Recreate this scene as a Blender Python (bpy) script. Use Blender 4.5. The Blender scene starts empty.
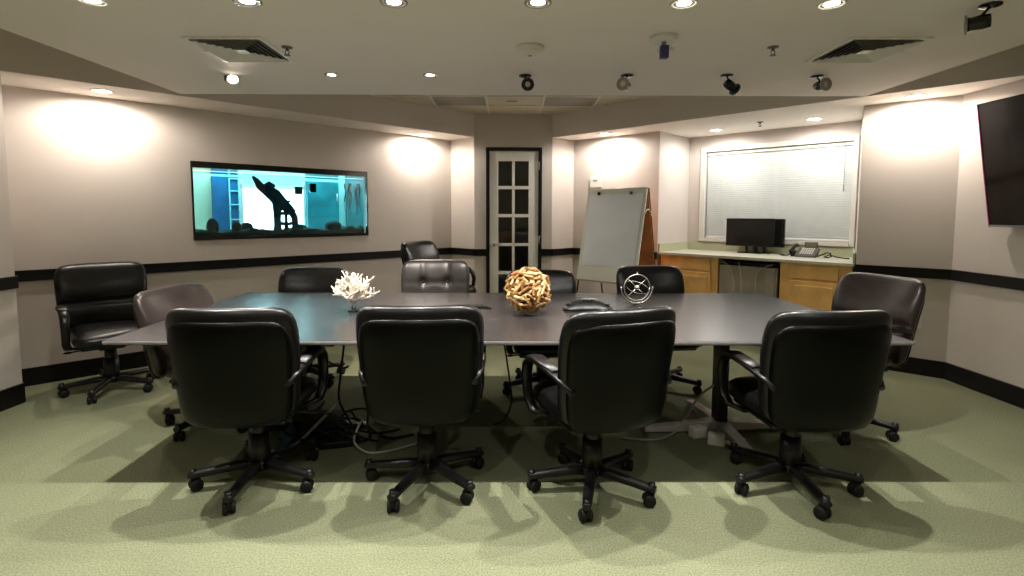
import bpy, bmesh, math, random
from mathutils import Vector, Matrix
random.seed(7)
PI = math.pi
COL = bpy.context.scene.collection
H = 1.4            # eye height
S = 2.386          # soffit / lowered ceiling height
ZT = 2.68          # tile ceiling height
RAIL = 0.941

# ------------------------------------------------------------------ materials
def new_mat(name):
    m = bpy.data.materials.new(name); m.use_nodes = True
    nt = m.node_tree
    b = nt.nodes['Principled BSDF']
    return m, nt, b

def mat(name, col, rough=.5, metal=0., spec=.5, noise=None, bump=None, coat=0., var=.0, wave=None):
    m, nt, b = new_mat(name)
    b.inputs['Base Color'].default_value = (*col, 1)
    b.inputs['Roughness'].default_value = rough
    b.inputs['Metallic'].default_value = metal
    b.inputs['Specular IOR Level'].default_value = spec
    b.inputs['Coat Weight'].default_value = coat
    tc = nt.nodes.new('ShaderNodeTexCoord')
    if noise:
        n = nt.nodes.new('ShaderNodeTexNoise'); n.inputs['Scale'].default_value = noise
        n.inputs['Detail'].default_value = 6
        nt.links.new(tc.outputs['Object'], n.inputs['Vector'])
        r = nt.nodes.new('ShaderNodeMapRange')
        r.inputs['From Min'].default_value = .3; r.inputs['From Max'].default_value = .7
        r.inputs['To Min'].default_value = 1 - var; r.inputs['To Max'].default_value = 1 + var
        nt.links.new(n.outputs['Fac'], r.inputs['Value'])
        x = nt.nodes.new('ShaderNodeVectorMath'); x.operation = 'SCALE'
        x.inputs[0].default_value = col
        nt.links.new(r.outputs['Result'], x.inputs['Scale'])
        nt.links.new(x.outputs['Vector'], b.inputs['Base Color'])
    if bump:
        sc, st, dist = bump
        n2 = nt.nodes.new('ShaderNodeTexNoise'); n2.inputs['Scale'].default_value = sc
        n2.inputs['Detail'].default_value = 4
        nt.links.new(tc.outputs['Object'], n2.inputs['Vector'])
        bp = nt.nodes.new('ShaderNodeBump'); bp.inputs['Strength'].default_value = st
        bp.inputs['Distance'].default_value = dist
        nt.links.new(n2.outputs['Fac'], bp.inputs['Height'])
        nt.links.new(bp.outputs['Normal'], b.inputs['Normal'])
    return m

def emis(name, col, strength):
    m, nt, b = new_mat(name)
    b.inputs['Base Color'].default_value = (.8, .8, .8, 1)
    b.inputs['Emission Color'].default_value = (*col, 1)
    b.inputs['Emission Strength'].default_value = strength
    return m

M = {}
M['wall'] = mat('wall_paint', (.63, .57, .525), .75, spec=.25, noise=3, var=.02, bump=(260, .12, .002))
M['ceil'] = mat('ceiling_paint', (.88, .81, .75), .85, spec=.2, noise=2, var=.015, bump=(200, .08, .002))
M['soff'] = M['ceil']
M['trim'] = mat('dark_trim', (.005, .004, .004), .45, spec=.3, noise=30, var=.2)
M['leather'] = mat('black_leather', (.004, .0036, .0036), .32, spec=.34, noise=14, var=.25, bump=(170, .25, .002))
M['leather_old'] = mat('worn_leather', (.010, .007, .0065), .36, spec=.5, noise=9, var=.3, bump=(150, .3, .003))
M['worn'] = mat('brownish_worn_leather', (.024, .016, .014), .36, spec=.4, noise=9, var=.35, bump=(150, .3, .003))
M['shell'] = mat('black_vinyl', (.0010, .0010, .0009), .33, spec=.15, noise=14, var=.2, bump=(240, .18, .0015))
M['tuft'] = mat('grey_leather', (.030, .025, .025), .36, spec=.5, noise=10, var=.2, bump=(160, .2, .002))
M['plast'] = mat('black_plastic', (.006, .0055, .0055), .38, spec=.4, noise=40, var=.15)
M['rubber'] = mat('black_rubber', (.006, .006, .006), .6, spec=.3, noise=50, var=.15)
M['table'] = mat('table_laminate', (.028, .024, .024), .27, spec=.5, noise=18, var=.18, bump=(120, .03, .001))
M['tedge'] = mat('table_edge_band', (.24, .225, .23), .3, spec=.5, noise=30, var=.1)
M['metal'] = mat('brushed_metal', (.55, .53, .5), .32, 1., noise=30, var=.1)
M['foot'] = mat('silver_foot_paint', (.48, .45, .42), .4, .15, noise=20, var=.08)
M['chrome'] = mat('chrome', (.66, .64, .62), .25, 1.)
M['white'] = mat('white_paint', (.74, .72, .66), .45, noise=8, var=.02)
M['ivory'] = mat('ivory_plastic', (.72, .69, .62), .45, noise=20, var=.02)
M['doorw'] = mat('door_paint', (.82, .79, .73), .4, noise=8, var=.02)
M['blind'] = mat('blind_slat', (.70, .73, .71), .5, noise=12, var=.03)
M['coral'] = mat('white_coral', (.64, .57, .48), .7, noise=40, var=.12, bump=(90, .5, .004))
M['wood'] = mat('honey_maple', (.93, .57, .20), .38, noise=5, var=.18, coat=.15)
M['counter'] = mat('pale_green_laminate', (.60, .60, .50), .35, noise=60, var=.06)
M['fridge'] = mat('grey_fridge_enamel', (.42, .38, .31), .38, .3, noise=4, var=.25)
M['black'] = mat('black_gloss', (.006, .006, .006), .16, noise=20, var=.1)
M['screen'] = mat('dark_screen', (.012, .011, .010), .14, spec=.6)
M['tvscreen'] = mat('television_glass', (.020, .014, .014), .10, spec=.6)
M['phonegrey'] = mat('phone_grey', (.10, .095, .09), .4, noise=30, var=.08)
M['sprmetal'] = mat('dull_brass', (.16, .14, .11), .4, .6, noise=30, var=.1)
M['splashm'] = mat('olive_laminate', (.50, .51, .34), .35, noise=60, var=.06)
M['pink'] = mat('magenta_fringe', (.50, .02, .20), .4, noise=20, var=.05)
M['brown'] = mat('brown_hardboard', (.58, .20, .06), .5, noise=8, var=.2)
M['board'] = mat('whiteboard_face', (.74, .77, .69), .28, noise=6, var=.04)
M['paper'] = mat('paper_pad', (.82, .88, .94), .6, noise=4, var=.03)
M['lens_off'] = mat('unlit_lens', (.25, .23, .18), .5, noise=60, var=.08)
M['vent'] = mat('vent_enamel', (.82, .79, .72), .45, noise=20, var=.03)
M['ventdark'] = mat('vent_throat', (.02, .02, .018), .8, noise=20, var=.2)
M['ring'] = mat('downlight_trim', (.34, .31, .27), .35, .3, noise=20, var=.05)
M['lamp_on'] = emis('lit_lamp', (1., .90, .74), 9.)
M['navy'] = mat('dark_blue_plastic', (.02, .018, .12), .4, noise=30, var=.15)
M['grey'] = mat('grey_plastic', (.30, .28, .26), .4, noise=30, var=.08)
M['driftwood'] = mat('wet_driftwood', (.012, .035, .06), .6, noise=30, var=.3, bump=(60, .6, .006))
M['rock'] = mat('aquarium_rock', (.012, .03, .025), .8, noise=30, var=.4, bump=(50, .7, .008))
M['gravel'] = mat('aquarium_gravel', (.03, .045, .03), .9, noise=160, var=.6, bump=(180, 1., .01))
M['weed'] = mat('water_weed', (.01, .06, .05), .7, noise=30, var=.3)
M['bluepanel'] = mat('blue_cabinet', (.01, .12, .28), .5, noise=6, var=.3)
M['tealpanel'] = mat('teal_cabinet', (.02, .22, .26), .5, noise=6, var=.25)
M['cream'] = mat('cream_panel', (.62, .68, .50), .6, noise=4, var=.04)
M['aqua'] = mat('pale_aqua_panel', (.35, .75, .72), .6, noise=4, var=.06)
M['winlit'] = emis('lit_window', (.84, .97, 1.), 1.25)
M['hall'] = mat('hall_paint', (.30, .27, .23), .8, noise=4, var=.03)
M['cordw'] = mat('pale_cord', (.5, .48, .42), .5, noise=30, var=.05)

# carpet: sage loop pile with speckle
m, nt, b = new_mat('sage_carpet')
tc = nt.nodes.new('ShaderNodeTexCoord')
n1 = nt.nodes.new('ShaderNodeTexNoise'); n1.inputs['Scale'].default_value = 130; n1.inputs['Detail'].default_value = 5
n2 = nt.nodes.new('ShaderNodeTexNoise'); n2.inputs['Scale'].default_value = 1.6; n2.inputs['Detail'].default_value = 4
n3 = nt.nodes.new('ShaderNodeTexVoronoi'); n3.inputs['Scale'].default_value = 260
for n in (n1, n2, n3): nt.links.new(tc.outputs['Object'], n.inputs['Vector'])
cr = nt.nodes.new('ShaderNodeValToRGB')
cr.color_ramp.elements[0].position = .30; cr.color_ramp.elements[0].color = (.142, .147, .084, 1)
cr.color_ramp.elements[1].position = .70; cr.color_ramp.elements[1].color = (.272, .284, .180, 1)
nt.links.new(n1.outputs['Fac'], cr.inputs['Fac'])
mx = nt.nodes.new('ShaderNodeMix'); mx.data_type = 'RGBA'; mx.blend_type = 'MULTIPLY'; mx.inputs['Factor'].default_value = 1
cr2 = nt.nodes.new('ShaderNodeValToRGB')
cr2.color_ramp.elements[0].position = .3; cr2.color_ramp.elements[0].color = (.86, .87, .84, 1)
cr2.color_ramp.elements[1].position = .7; cr2.color_ramp.elements[1].color = (1., 1., 1., 1)
nt.links.new(n2.outputs['Fac'], cr2.inputs['Fac'])
nt.links.new(cr.outputs['Color'], mx.inputs['A']); nt.links.new(cr2.outputs['Color'], mx.inputs['B'])
nt.links.new(mx.outputs['Result'], b.inputs['Base Color'])
b.inputs['Roughness'].default_value = .95; b.inputs['Specular IOR Level'].default_value = .1
bp = nt.nodes.new('ShaderNodeBump'); bp.inputs['Strength'].default_value = .35; bp.inputs['Distance'].default_value = .004
nt.links.new(n3.outputs['Distance'], bp.inputs['Height']); nt.links.new(bp.outputs['Normal'], b.inputs['Normal'])
M['carpet'] = m

# acoustic tile
M['tile'] = mat('acoustic_tile', (.66, .60, .47), .9, spec=.1, noise=180, var=.08, bump=(260, .4, .003))
# cork
M['cork'] = mat('wine_cork', (.60, .36, .15), .8, spec=.2, noise=45, var=.3, bump=(160, .5, .002))
M['corkdark'] = mat('cork_core', (.12, .055, .02), .9, noise=40, var=.3)
# glass (thin pane)
def glassy(name, tint, gloss, rough=.02):
    m, nt, b = new_mat(name)
    nt.nodes.remove(b)
    out = nt.nodes['Material Output']
    t = nt.nodes.new('ShaderNodeBsdfTransparent'); t.inputs['Color'].default_value = (*tint, 1)
    g = nt.nodes.new('ShaderNodeBsdfGlossy'); g.inputs['Roughness'].default_value = rough
    fr = nt.nodes.new('ShaderNodeFresnel'); fr.inputs['IOR'].default_value = gloss
    ms = nt.nodes.new('ShaderNodeMixShader')
    nt.links.new(fr.outputs['Fac'], ms.inputs['Fac'])
    nt.links.new(t.outputs['BSDF'], ms.inputs[1]); nt.links.new(g.outputs['BSDF'], ms.inputs[2])
    nt.links.new(ms.outputs['Shader'], out.inputs['Surface'])
    return m
M['glass'] = glassy('clear_glass', (.93, .95, .94), 1.45)
M['water'] = glassy('tank_water', (.66, .91, .97), 1.05)
M['crystal'] = glassy('clear_acrylic', (.92, .93, .94), 1.5)

# ------------------------------------------------------------------ mesh helpers
class MB:
    """collects shapes and links them as one mesh object"""
    def __init__(s): s.bm = bmesh.new()
    def box(s, c, d, rot=None, bev=0., seg=2):
        r = bmesh.ops.create_cube(s.bm, size=1)
        vs = r['verts']
        bmesh.ops.scale(s.bm, vec=d, verts=vs)
        if bev > 0:
            es = list({e for v in vs for e in v.link_edges})
            rb = bmesh.ops.bevel(s.bm, geom=es, offset=bev, segments=seg, affect='EDGES', profile=.5)
            vs = list({v for f in rb['faces'] for v in f.verts} | {v for v in vs if v.is_valid})
            done = set(vs); st = list(vs)
            while st:
                v = st.pop()
                for e in v.link_edges:
                    o = e.other_vert(v)
                    if o not in done: done.add(o); st.append(o)
            vs = list(done)
        if rot is not None:
            bmesh.ops.transform(s.bm, matrix=rot.to_4x4(), verts=vs)
        bmesh.ops.translate(s.bm, vec=c, verts=vs)
        return s
    def span(s, a, b, bev=0.):
        return s.box([(a[i]+b[i])/2 for i in range(3)], [abs(b[i]-a[i]) for i in range(3)], bev=bev)
    def prism(s, poly, z0, z1):
        vb = [s.bm.verts.new((p[0], p[1], z0)) for p in poly]
        vt = [s.bm.verts.new((p[0], p[1], z1)) for p in poly]
        n = len(poly)
        fs = [s.bm.faces.new(vb), s.bm.faces.new(vt)]
        for i in range(n): fs.append(s.bm.faces.new((vb[i], vb[(i+1) % n], vt[(i+1) % n], vt[i])))
        bmesh.ops.recalc_face_normals(s.bm, faces=fs)
        return s
    def lathe(s, prof, c=(0, 0, 0), n=24, rot=None, smooth=True):
        rings = []
        R = rot.to_3x3() if rot is not None else Matrix.Identity(3)
        for (r, z) in prof:
            if r < 1e-6: rings.append([s.bm.verts.new(R @ Vector((0, 0, z)) + Vector(c))])
            else: rings.append([s.bm.verts.new(R @ Vector((r*math.cos(2*PI*k/n), r*math.sin(2*PI*k/n), z)) + Vector(c)) for k in range(n)])
        for a, b in zip(rings, rings[1:]):
            for k in range(n):
                k2 = (k+1) % n
                q = [a[k % len(a)], a[k2 % len(a)], b[k2 % len(b)], b[k % len(b)]]
                u = []
                for v in q:
                    if v not in u: u.append(v)
                if len(u) > 2:
                    f = s.bm.faces.new(u); f.smooth = smooth
        return s
    def cyl(s, a, b, r0, r1=None, n=16, smooth=True):
        a = Vector(a); b = Vector(b); r1 = r0 if r1 is None else r1
        d = b-a; L = d.length
        rot = d.to_track_quat('Z', 'Y').to_matrix()
        return s.lathe([(0, 0), (r0, 0), (r1, L), (0, L)], a, n, rot, smooth)
    def tube(s, pts, rad, n=8, taper=None):
        pts = [Vector(p) for p in pts]; rings = []
        up = Vector((.3, .5, .81))
        for i, p in enumerate(pts):
            t = (pts[min(i+1, len(pts)-1)] - pts[max(i-1, 0)]).normalized()
            x = t.cross(up)
            if x.length < 1e-3: x = t.cross(Vector((1, 0, 0)))
            x.normalize(); y = t.cross(x)
            r = rad if taper is None else rad*(1+(taper-1)*i/(len(pts)-1))
            rings.append([s.bm.verts.new(p + (x*math.cos(2*PI*k/n)+y*math.sin(2*PI*k/n))*r) for k in range(n)])
        for a, b in zip(rings, rings[1:]):
            for k in range(n):
                f = s.bm.faces.new((a[k], a[(k+1) % n], b[(k+1) % n], b[k])); f.smooth = True
        s.bm.faces.new(rings[0]); s.bm.faces.new(rings[-1])
        return s
    def strip(s, path, w, t, wdir=(1, 0, 0), n=3):
        """flat rounded bar swept along a path; w may be a list"""
        path = [Vector(p) for p in path]; wd = Vector(wdir); rings = []
        K = 14
        for i, p in enumerate(path):
            tg = (path[min(i+1, len(path)-1)] - path[max(i-1, 0)]).normalized()
            nr = wd.cross(tg).normalized()
            ww = w[i] if isinstance(w, (list, tuple)) else w
            tt = t[i] if isinstance(t, (list, tuple)) else t
            ring = []
            for k in range(K):
                a = 2*PI*k/K; ca, sa = math.cos(a), math.sin(a)
                q = (abs(ca)**n + abs(sa)**n)**(-1/n)
                ring.append(s.bm.verts.new(p + wd*ca*q*ww/2 + nr*sa*q*tt/2))
            rings.append(ring)
        for a, b in zip(rings, rings[1:]):
            for k in range(K):
                f = s.bm.faces.new((a[k], a[(k+1) % K], b[(k+1) % K], b[k])); f.smooth = True
        s.bm.faces.new(rings[0]); s.bm.faces.new(rings[-1])
        return s
    def ball(s, c, r, seg=16, sc=(1, 1, 1), jitter=0., rnd=None):
        res = bmesh.ops.create_uvsphere(s.bm, u_segments=seg, v_segments=max(6, seg//2), radius=r)
        for v in res['verts']:
            k = 1 + (rnd.uniform(-jitter, jitter) if rnd else 0)
            v.co = Vector((v.co.x*sc[0]*k, v.co.y*sc[1]*k, v.co.z*sc[2]*k)) + Vector(c)
            for f in v.link_faces: f.smooth = True
        return s
    def pillow(s, hw, hh, d, fmap, n=5., m=3.5, N=30, front=None, back=None):
        """padded panel: squircle outline in (u, v), thickness along the third axis"""
        def sheet(sign):
            g = {}
            for i in range(N+1):
                for j in range(N+1):
                    u = math.sin((i/N-.5)*PI)*.55 + (2*i/N-1)*.45; v = math.sin((j/N-.5)*PI)*.55 + (2*j/N-1)*.45
                    rho = max(abs(u), abs(v))
                    if rho > 1e-9:
                        dx, dy = u/rho, v/rho
                        k = (abs(dx)**n+abs(dy)**n)**(-1/n)
                        x, y = dx*k*rho*hw, dy*k*rho*hh
                    else: x = y = 0
                    th = d*max(0., 1-rho**m)**(1/2.2)
                    e = 0
                    if sign > 0 and front: e = front(x, y)*min(1, th/d*1.3)
                    if sign < 0 and back: e = back(x, y)*min(1, th/d*1.3)
                    edge = i in (0, N) or j in (0, N)
                    if sign < 0 and edge: g[i, j] = first[i, j]
                    else: g[i, j] = s.bm.verts.new(fmap(x, y, sign*th+e))
            for i in range(N):
                for j in range(N):
                    q = (g[i, j], g[i+1, j], g[i+1, j+1], g[i, j+1])
                    f = s.bm.faces.new(q if sign > 0 else q[::-1]); f.smooth = True
            return g
        first = sheet(1); sheet(-1)
        return s
    def build(s, name, material, parent=None, smooth=None):
        bmesh.ops.recalc_face_normals(s.bm, faces=s.bm.faces)
        me = bpy.data.meshes.new(name); s.bm.to_mesh(me); s.bm.free()
        o = bpy.data.objects.new(name, me); COL.objects.link(o)
        me.materials.append(M[material] if isinstance(material, str) else material)
        if parent is not None: o.parent = parent
        return o

def tag(o, label, cat, group=None, kind=None):
    if label: o['label'] = label
    if cat: o['category'] = cat
    if group: o['group'] = group
    if kind: o['kind'] = kind
    return o
def thing(name, label, cat, loc=(0, 0, 0), rz=0., group=None):
    o = bpy.data.objects.new(name, None); COL.objects.link(o)
    o.empty_display_size = .1
    o.location = loc; o.rotation_euler = (0, 0, rz)
    return tag(o, label, cat, group)
def struct(o): o['kind'] = 'structure'; return o
def copy_tree(o, parent=None):
    c = o.copy(); COL.objects.link(c)
    if parent is not None: c.parent = parent
    for ch in [x for x in COL.objects if x.parent == o]: copy_tree(ch, c)
    return c
def kids(o, name=None): return [x for x in COL.objects if x.parent == o and (name is None or x.name.split('.')[0] == name)]

# ------------------------------------------------------------------ the room plan
A = (-.787, 7.134); B = (-.451, 6.819); C = (.562, 6.844); D = (.874, 7.107)
E_ = (1.797, 6.296); F_ = (2.344, 6.843); G = (3.693, 5.53); Hh = (3.221, 4.804); I = (3.739, 4.359); J = (3.76, -2.6)
L = (-3.92, 4.152)
uL = Vector((A[0]-L[0], A[1]-L[1])).normalized()
Lend = (-4.30, 4.152-.38*uL[1]/uL[0])
P1 = (-3.60, 3.80); P0 = (-3.60, -2.6)

# floor
struct(MB().prism([(-4.7, -2.8), (4.1, -2.8), (4.1, 8.1), (-4.7, 8.1)], -.08, 0).build('floor', 'carpet'))

def seg_frame(a, b):
    a = Vector(a); b = Vector(b); u = (b-a).normalized(); n = Vector((-u.y, u.x)); return a, b, u, n, (b-a).length
def wall_piece(mb, a, b, s0, s1, z0, z1, t=.10):
    a, b, u, n, Ln = seg_frame(a, b)
    p = [a+u*s0, a+u*s1, a+u*s1+n*t, a+u*s0+n*t]
    mb.prism([(q.x, q.y) for q in p], z0, z1)
# the room lies to the right of every a->b below, the outside to the left
def wall(name, a, b, holes=(), t=.10, material='wall', top=2.75):
    mb = MB(); Ln = (Vector(b)-Vector(a)).length
    if not holes: wall_piece(mb, a, b, 0, Ln, 0, top, t)
    for (s0, s1, z0, z1) in holes:
        wall_piece(mb, a, b, 0, s0, 0, top, t); wall_piece(mb, a, b, s1, Ln, 0, top, t)
        if z0 > 0: wall_piece(mb, a, b, s0, s1, 0, z0, t)
        wall_piece(mb, a, b, s0, s1, z1, top, t)
    return struct(mb.build(name, material))

offL = (Vector(L)-Vector(Lend)).length      # s along Lend->A of the point L
AQ0, AQ1, AQZ0, AQZ1 = offL+1.243, offL+3.078, 1.139, 1.897
wall('wall_left', P0, P1, t=.10)
wall('wall_left_end', (-3.69, 3.80), (-4.3, 3.80), t=.10)
wall('wall_left_angled', Lend, A, holes=[(AQ0, AQ1, AQZ0, AQZ1)])
wall('wall_return_left', A, B)
DS0, DS1, DZ = .185, .846, 2.235
wall('wall_door', B, C, holes=[(DS0, DS1, 0, DZ)], t=.14)
wall('wall_return_right', C, D)
wall('wall_easel', D, E_)
wall('wall_alcove_left', E_, F_)
WS0, WS1, WZ0, WZ1 = .222, 1.828, 1.098, 2.185
wall('wall_window', F_, G, holes=[(WS0, WS1, WZ0, WZ1)], t=.16)
wall('wall_alcove_right', G, Hh)
wall('wall_right_angled', Hh, I)
wall('wall_right', I, J)
wall('wall_back', J, P0)

# ceilings
hl = (-3.60, 6.819-(3.60-.451))
hr = (3.745, 6.844-(3.745-.562))
struct(MB().prism([B, A, Lend, (-4.3, 3.80), P1, hl], S, ZT+.03).build('ceiling_soffit_left', 'soff'))
struct(MB().prism([C, hr, I, Hh, G, F_, E_, D], S, ZT+.03).build('ceiling_soffit_right', 'soff'))
for nm in ('ceiling_soffit_left', 'ceiling_soffit_right'):
    o = bpy.data.objects[nm]; o.data.materials.append(M['wall'])
    for p_ in o.data.polygons:
        if abs(p_.normal.z) < .5: p_.material_index = 1
struct(MB().prism([(-2.726, -2.6), (2.976, -2.6), (2.976, 4.43), (-2.726, 4.43)], S, ZT+.03).build('ceiling_lowered', 'ceil'))
struct(MB().prism([(-4.7, -2.8), (4.1, -2.8), (4.1, 8.1), (-4.7, 8.1)], ZT, ZT+.1).build('ceiling', 'tile'))
g = MB()
for x in (-1.47, -.864, -.255, .390, .995, 1.6):
    g.box((x, 5.7, ZT-.004), (.024, 2.5, .010))
for y in (5.20, 5.805, 6.285):
    g.box((.06, y, ZT-.004), (3.4, .024, .010))
struct(g.build('trim_ceiling_grid', 'white'))

# baseboards and chair rails
def run(name, a, b, z0, z1, t, s0=0., s1=None, lip=0.):
    a_, b_, u, n, Ln = seg_frame(a, b)
    s1 = Ln if s1 is None else s1
    mb = MB()
    def bar(t_, za, zb):
        p = [a_+u*s0, a_+u*s1, a_+u*s1-n*t_, a_+u*s0-n*t_]
        mb.prism([(q.x, q.y) for q in p], za, zb)
    bar(t, z0, z1-(.012 if lip else 0))
    if lip: bar(t+lip, z1-.012, z1)
    return struct(mb.build(name, 'trim'))
segs = [('left', P0, P1), ('left_end', P1, (-4.3, 3.80)), ('left_angled', Lend, A), ('return_left', A, B),
        ('return_right', C, D), ('easel_wall', D, E_), ('alcove_left', E_, F_), ('right_angled', Hh, I), ('right', I, J), ('back', J, P0)]
for i, (nm, a, b) in enumerate(segs):
    run('baseboard_'+nm, a, b, 0, .145, .016, lip=.004)
    if nm != 'alcove_left': run('trim_%d' % (i+1), a, b, RAIL-.088, RAIL, .022, lip=.006)
for i, (s0, s1) in enumerate(((0, .153), (.878, 1.013))):
    run('trim_%d' % (i+20), B, C, RAIL-.088, RAIL, .022, s0, s1, lip=.006)
    run('baseboard_door_%d' % (i+1), B, C, 0, .145, .016, s0, s1)
# thin rail end on the stub beside the counter
# ------------------------------------------------------------------ glazed door
def wall_empty(name, a, b, s, z=0., label=None, cat=None, group=None, off=0.):
    a_, b_, u, n, Ln = seg_frame(a, b)
    p = a_+u*s+n*off
    return thing(name, label, cat, (p.x, p.y, z), math.atan2(u.y, u.x), group)
# local frame on a wall: x along it, +y outward (away from the room), z up
d = wall_empty('door_1', B, C, 0); struct(d)
mb = MB()
mb.span((.153, -.02, 0), (.197, .10, 2.257)); mb.span((.834, -.02, 0), (.878, .10, 2.257)); mb.span((.153, -.02, 2.213), (.878, .10, 2.257))
mb.build('door_casing', 'trim', d)
leaf = MB()
cols = [(.312, .492), (.526, .708)]; rows = [(.27, .608), (.648, .980), (1.018, 1.358), (1.398, 1.722), (1.762, 2.083)]
leaf.span((.199, .0, .012), (.312, .04, 2.211)); leaf.span((.708, .0, .012), (.832, .04, 2.211))
leaf.span((.312, .0, .012), (.708, .04, .27)); leaf.span((.312, .0, 2.083), (.708, .04, 2.211))
leaf.span((.492, .004, .27), (.526, .036, 2.083))
for r0, r1 in zip(rows, rows[1:]): leaf.span((.312, .004, r0[1]), (.708, .036, r1[0]))
lf = leaf.build('door_leaf', 'doorw', d)
gl = MB()
for c0, c1 in cols:
    for r0, r1 in rows: gl.span((c0, .018, r0), (c1, .022, r1))
gl.build('glass_panes', 'glass', lf)
for z in (2.02, 1.06, .22):
    hg = MB().span((.808, -.012, z-.05), (.842, .002, z+.05)); hg.cyl((.845, -.014, z-.055), (.845, -.014, z+.055), .007)
    hg.build('hinge', 'white', lf)
kn = MB(); rx = Matrix.Rotation(PI/2, 3, 'X')
kn.lathe([(0, 0), (.030, 0), (.030, .006), (.012, .010), (.011, .030), (.022, .036), (.029, .050), (.024, .064), (0, .068)], (.262, 0, 1.005), 20, rx)
kn.span((.255, -.062, .995), (.345, -.048, 1.013), .004); kn.build('door_knob', 'metal', lf)
# dim hallway beyond the glass
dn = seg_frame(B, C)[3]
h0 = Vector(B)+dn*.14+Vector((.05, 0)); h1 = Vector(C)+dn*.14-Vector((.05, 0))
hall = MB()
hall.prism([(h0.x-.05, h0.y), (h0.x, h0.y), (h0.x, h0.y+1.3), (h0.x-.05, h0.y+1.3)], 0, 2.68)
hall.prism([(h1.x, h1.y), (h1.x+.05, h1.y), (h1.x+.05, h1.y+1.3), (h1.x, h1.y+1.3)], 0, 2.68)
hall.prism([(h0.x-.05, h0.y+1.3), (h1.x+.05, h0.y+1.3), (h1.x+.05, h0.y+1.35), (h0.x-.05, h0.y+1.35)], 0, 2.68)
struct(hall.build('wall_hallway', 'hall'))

# ------------------------------------------------------------------ window with blind
w = wall_empty('window_1', F_, G, 0); struct(w)
fr = MB()
fr.span((.160, -.022, 1.058), (.225, .012, 2.235), .004); fr.span((1.825, -.022, 1.058), (1.872, .012, 2.235), .004)
fr.span((.225, -.022, 2.183), (1.825, .012, 2.235), .004); fr.span((.225, -.035, 1.058), (1.825, .012, 1.100), .004)
fr.build('window_frame', 'white', w)
sa = MB()
for x0, x1, z0, z1 in ((.225, .265, 1.1, 2.18), (1.785, 1.825, 1.1, 2.18), (.265, 1.785, 1.1, 1.14), (.265, 1.785, 2.14, 2.18), (1.0, 1.05, 1.14, 2.14)):
    sa.span((x0, .115, z0), (x1, .15, z1))
sa.build('window_sash', 'white', w)
MB().span((.265, .130, 1.14), (1.785, .135, 2.14)).build('window_pane', 'glass', w)
struct(MB().box((3.6, 6.75, 1.6), (2.2, .05, 1.6), Matrix.Rotation(-PI/4, 3, 'Z')).build('wall_outside', 'hall'))
bl = wall_empty('window_blind', F_, G, 0, 0, 'closed white horizontal slat blind filling the window above the counter', 'blind')
sl = MB(); z = 1.135; 
while z < 2.135:
    sl.box((1.026, .040, z), (1.585, .0018, .0275), Matrix.Rotation(math.radians(-26), 3, 'X')); z += .0262
sl.build('slats', 'blind', bl)
MB().span((.233, .015, 2.140), (1.819, .065, 2.178), .004).build('head_rail', 'white', bl)
MB().span((.233, .022, 1.102), (1.819, .058, 1.124), .004).build('bottom_rail', 'white', bl)
MB().cyl((1.745, .010, 2.15), (1.745, .008, 1.72), .003, n=8).cyl((1.745, .008, 1.72), (1.745, .008, 1.65), .007, .005, n=8).build('wand', 'grey', bl)
for x in (.42, 1.03, 1.62): MB().box((x, .022, 1.63), (.0025, .0025, 1.02)).build('ladder_cord', 'white', bl)

# ------------------------------------------------------------------ aquarium in the left wall
aq = wall_empty('aquarium', L, A, 1.243, AQZ0, 'long lit aquarium set into the left wall in a black frame', 'aquarium')
W_, H_, T_ = 1.835, .758, .46
f = MB()
f.span((.002, -.014, .002), (W_-.002, .03, .030)); f.span((.002, -.014, H_-.062), (W_-.002, .03, H_-.002))
f.span((.002, -.014, .030), (.016, .03, H_-.062)); f.span((W_-.016, -.014, .030), (W_-.002, .03, H_-.062))
f.build('frame', 'black', aq)
MB().span((.016, .006, .030), (W_-.016, .012, H_-.062)).build('front_glass', 'glass', aq)
MB().span((-.10, .125, .075), (W_+.22, T_-.02, H_-.085)).build('water', 'water', aq)
MB().span((-.12, .112, .0), (W_+.24, T_, .03)).build('tank_floor', 'black', aq)
f2 = MB(); f2.span((-.12, .112, H_-.055), (W_+.24, T_, H_+.03)); f2.span((-.12, T_-.012, .03), (W_+.24, T_, .06))
f2.build('rear_frame', 'black', aq)
rnd = random.Random(3)
def aq_thing(name, label, cat, s, dep, z): return wall_empty(name, L, A, s, z, label, cat, off=dep)
# gravel bed
gb = MB(); nx, ny = 70, 10
gv = {}
for i in range(nx+1):
    for j in range(ny+1):
        gv[i, j] = gb.bm.verts.new((-.09+(W_+.30)*i/nx, 0.13+.30*j/ny, .072+.012*math.sin(i*.35)+.010*math.sin(i*.9+j)+rnd.uniform(0, .016)))
for i in range(nx):
    for j in range(ny): gb.bm.faces.new((gv[i, j], gv[i+1, j], gv[i+1, j+1], gv[i, j+1]))
for j0 in (0,):
    for i in range(nx):
        a0 = gb.bm.verts.new((gv[i, 0].co.x, .13, .0305)); a1 = gb.bm.verts.new((gv[i+1, 0].co.x, .13, .0305))
        gb.bm.faces.new((gv[i, 0], gv[i+1, 0], a1, a0))
go = gb.build('aquarium_gravel', 'gravel')
a_, b_, u_, n_, ln_ = seg_frame(L, A); pp = a_+u_*1.243
go.location = (pp.x, pp.y, AQZ0); go.rotation_euler = (0, 0, math.atan2(u_.y, u_.x))
tag(go, 'dark gravel covering the bottom of the aquarium', 'gravel', kind='stuff')
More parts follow.
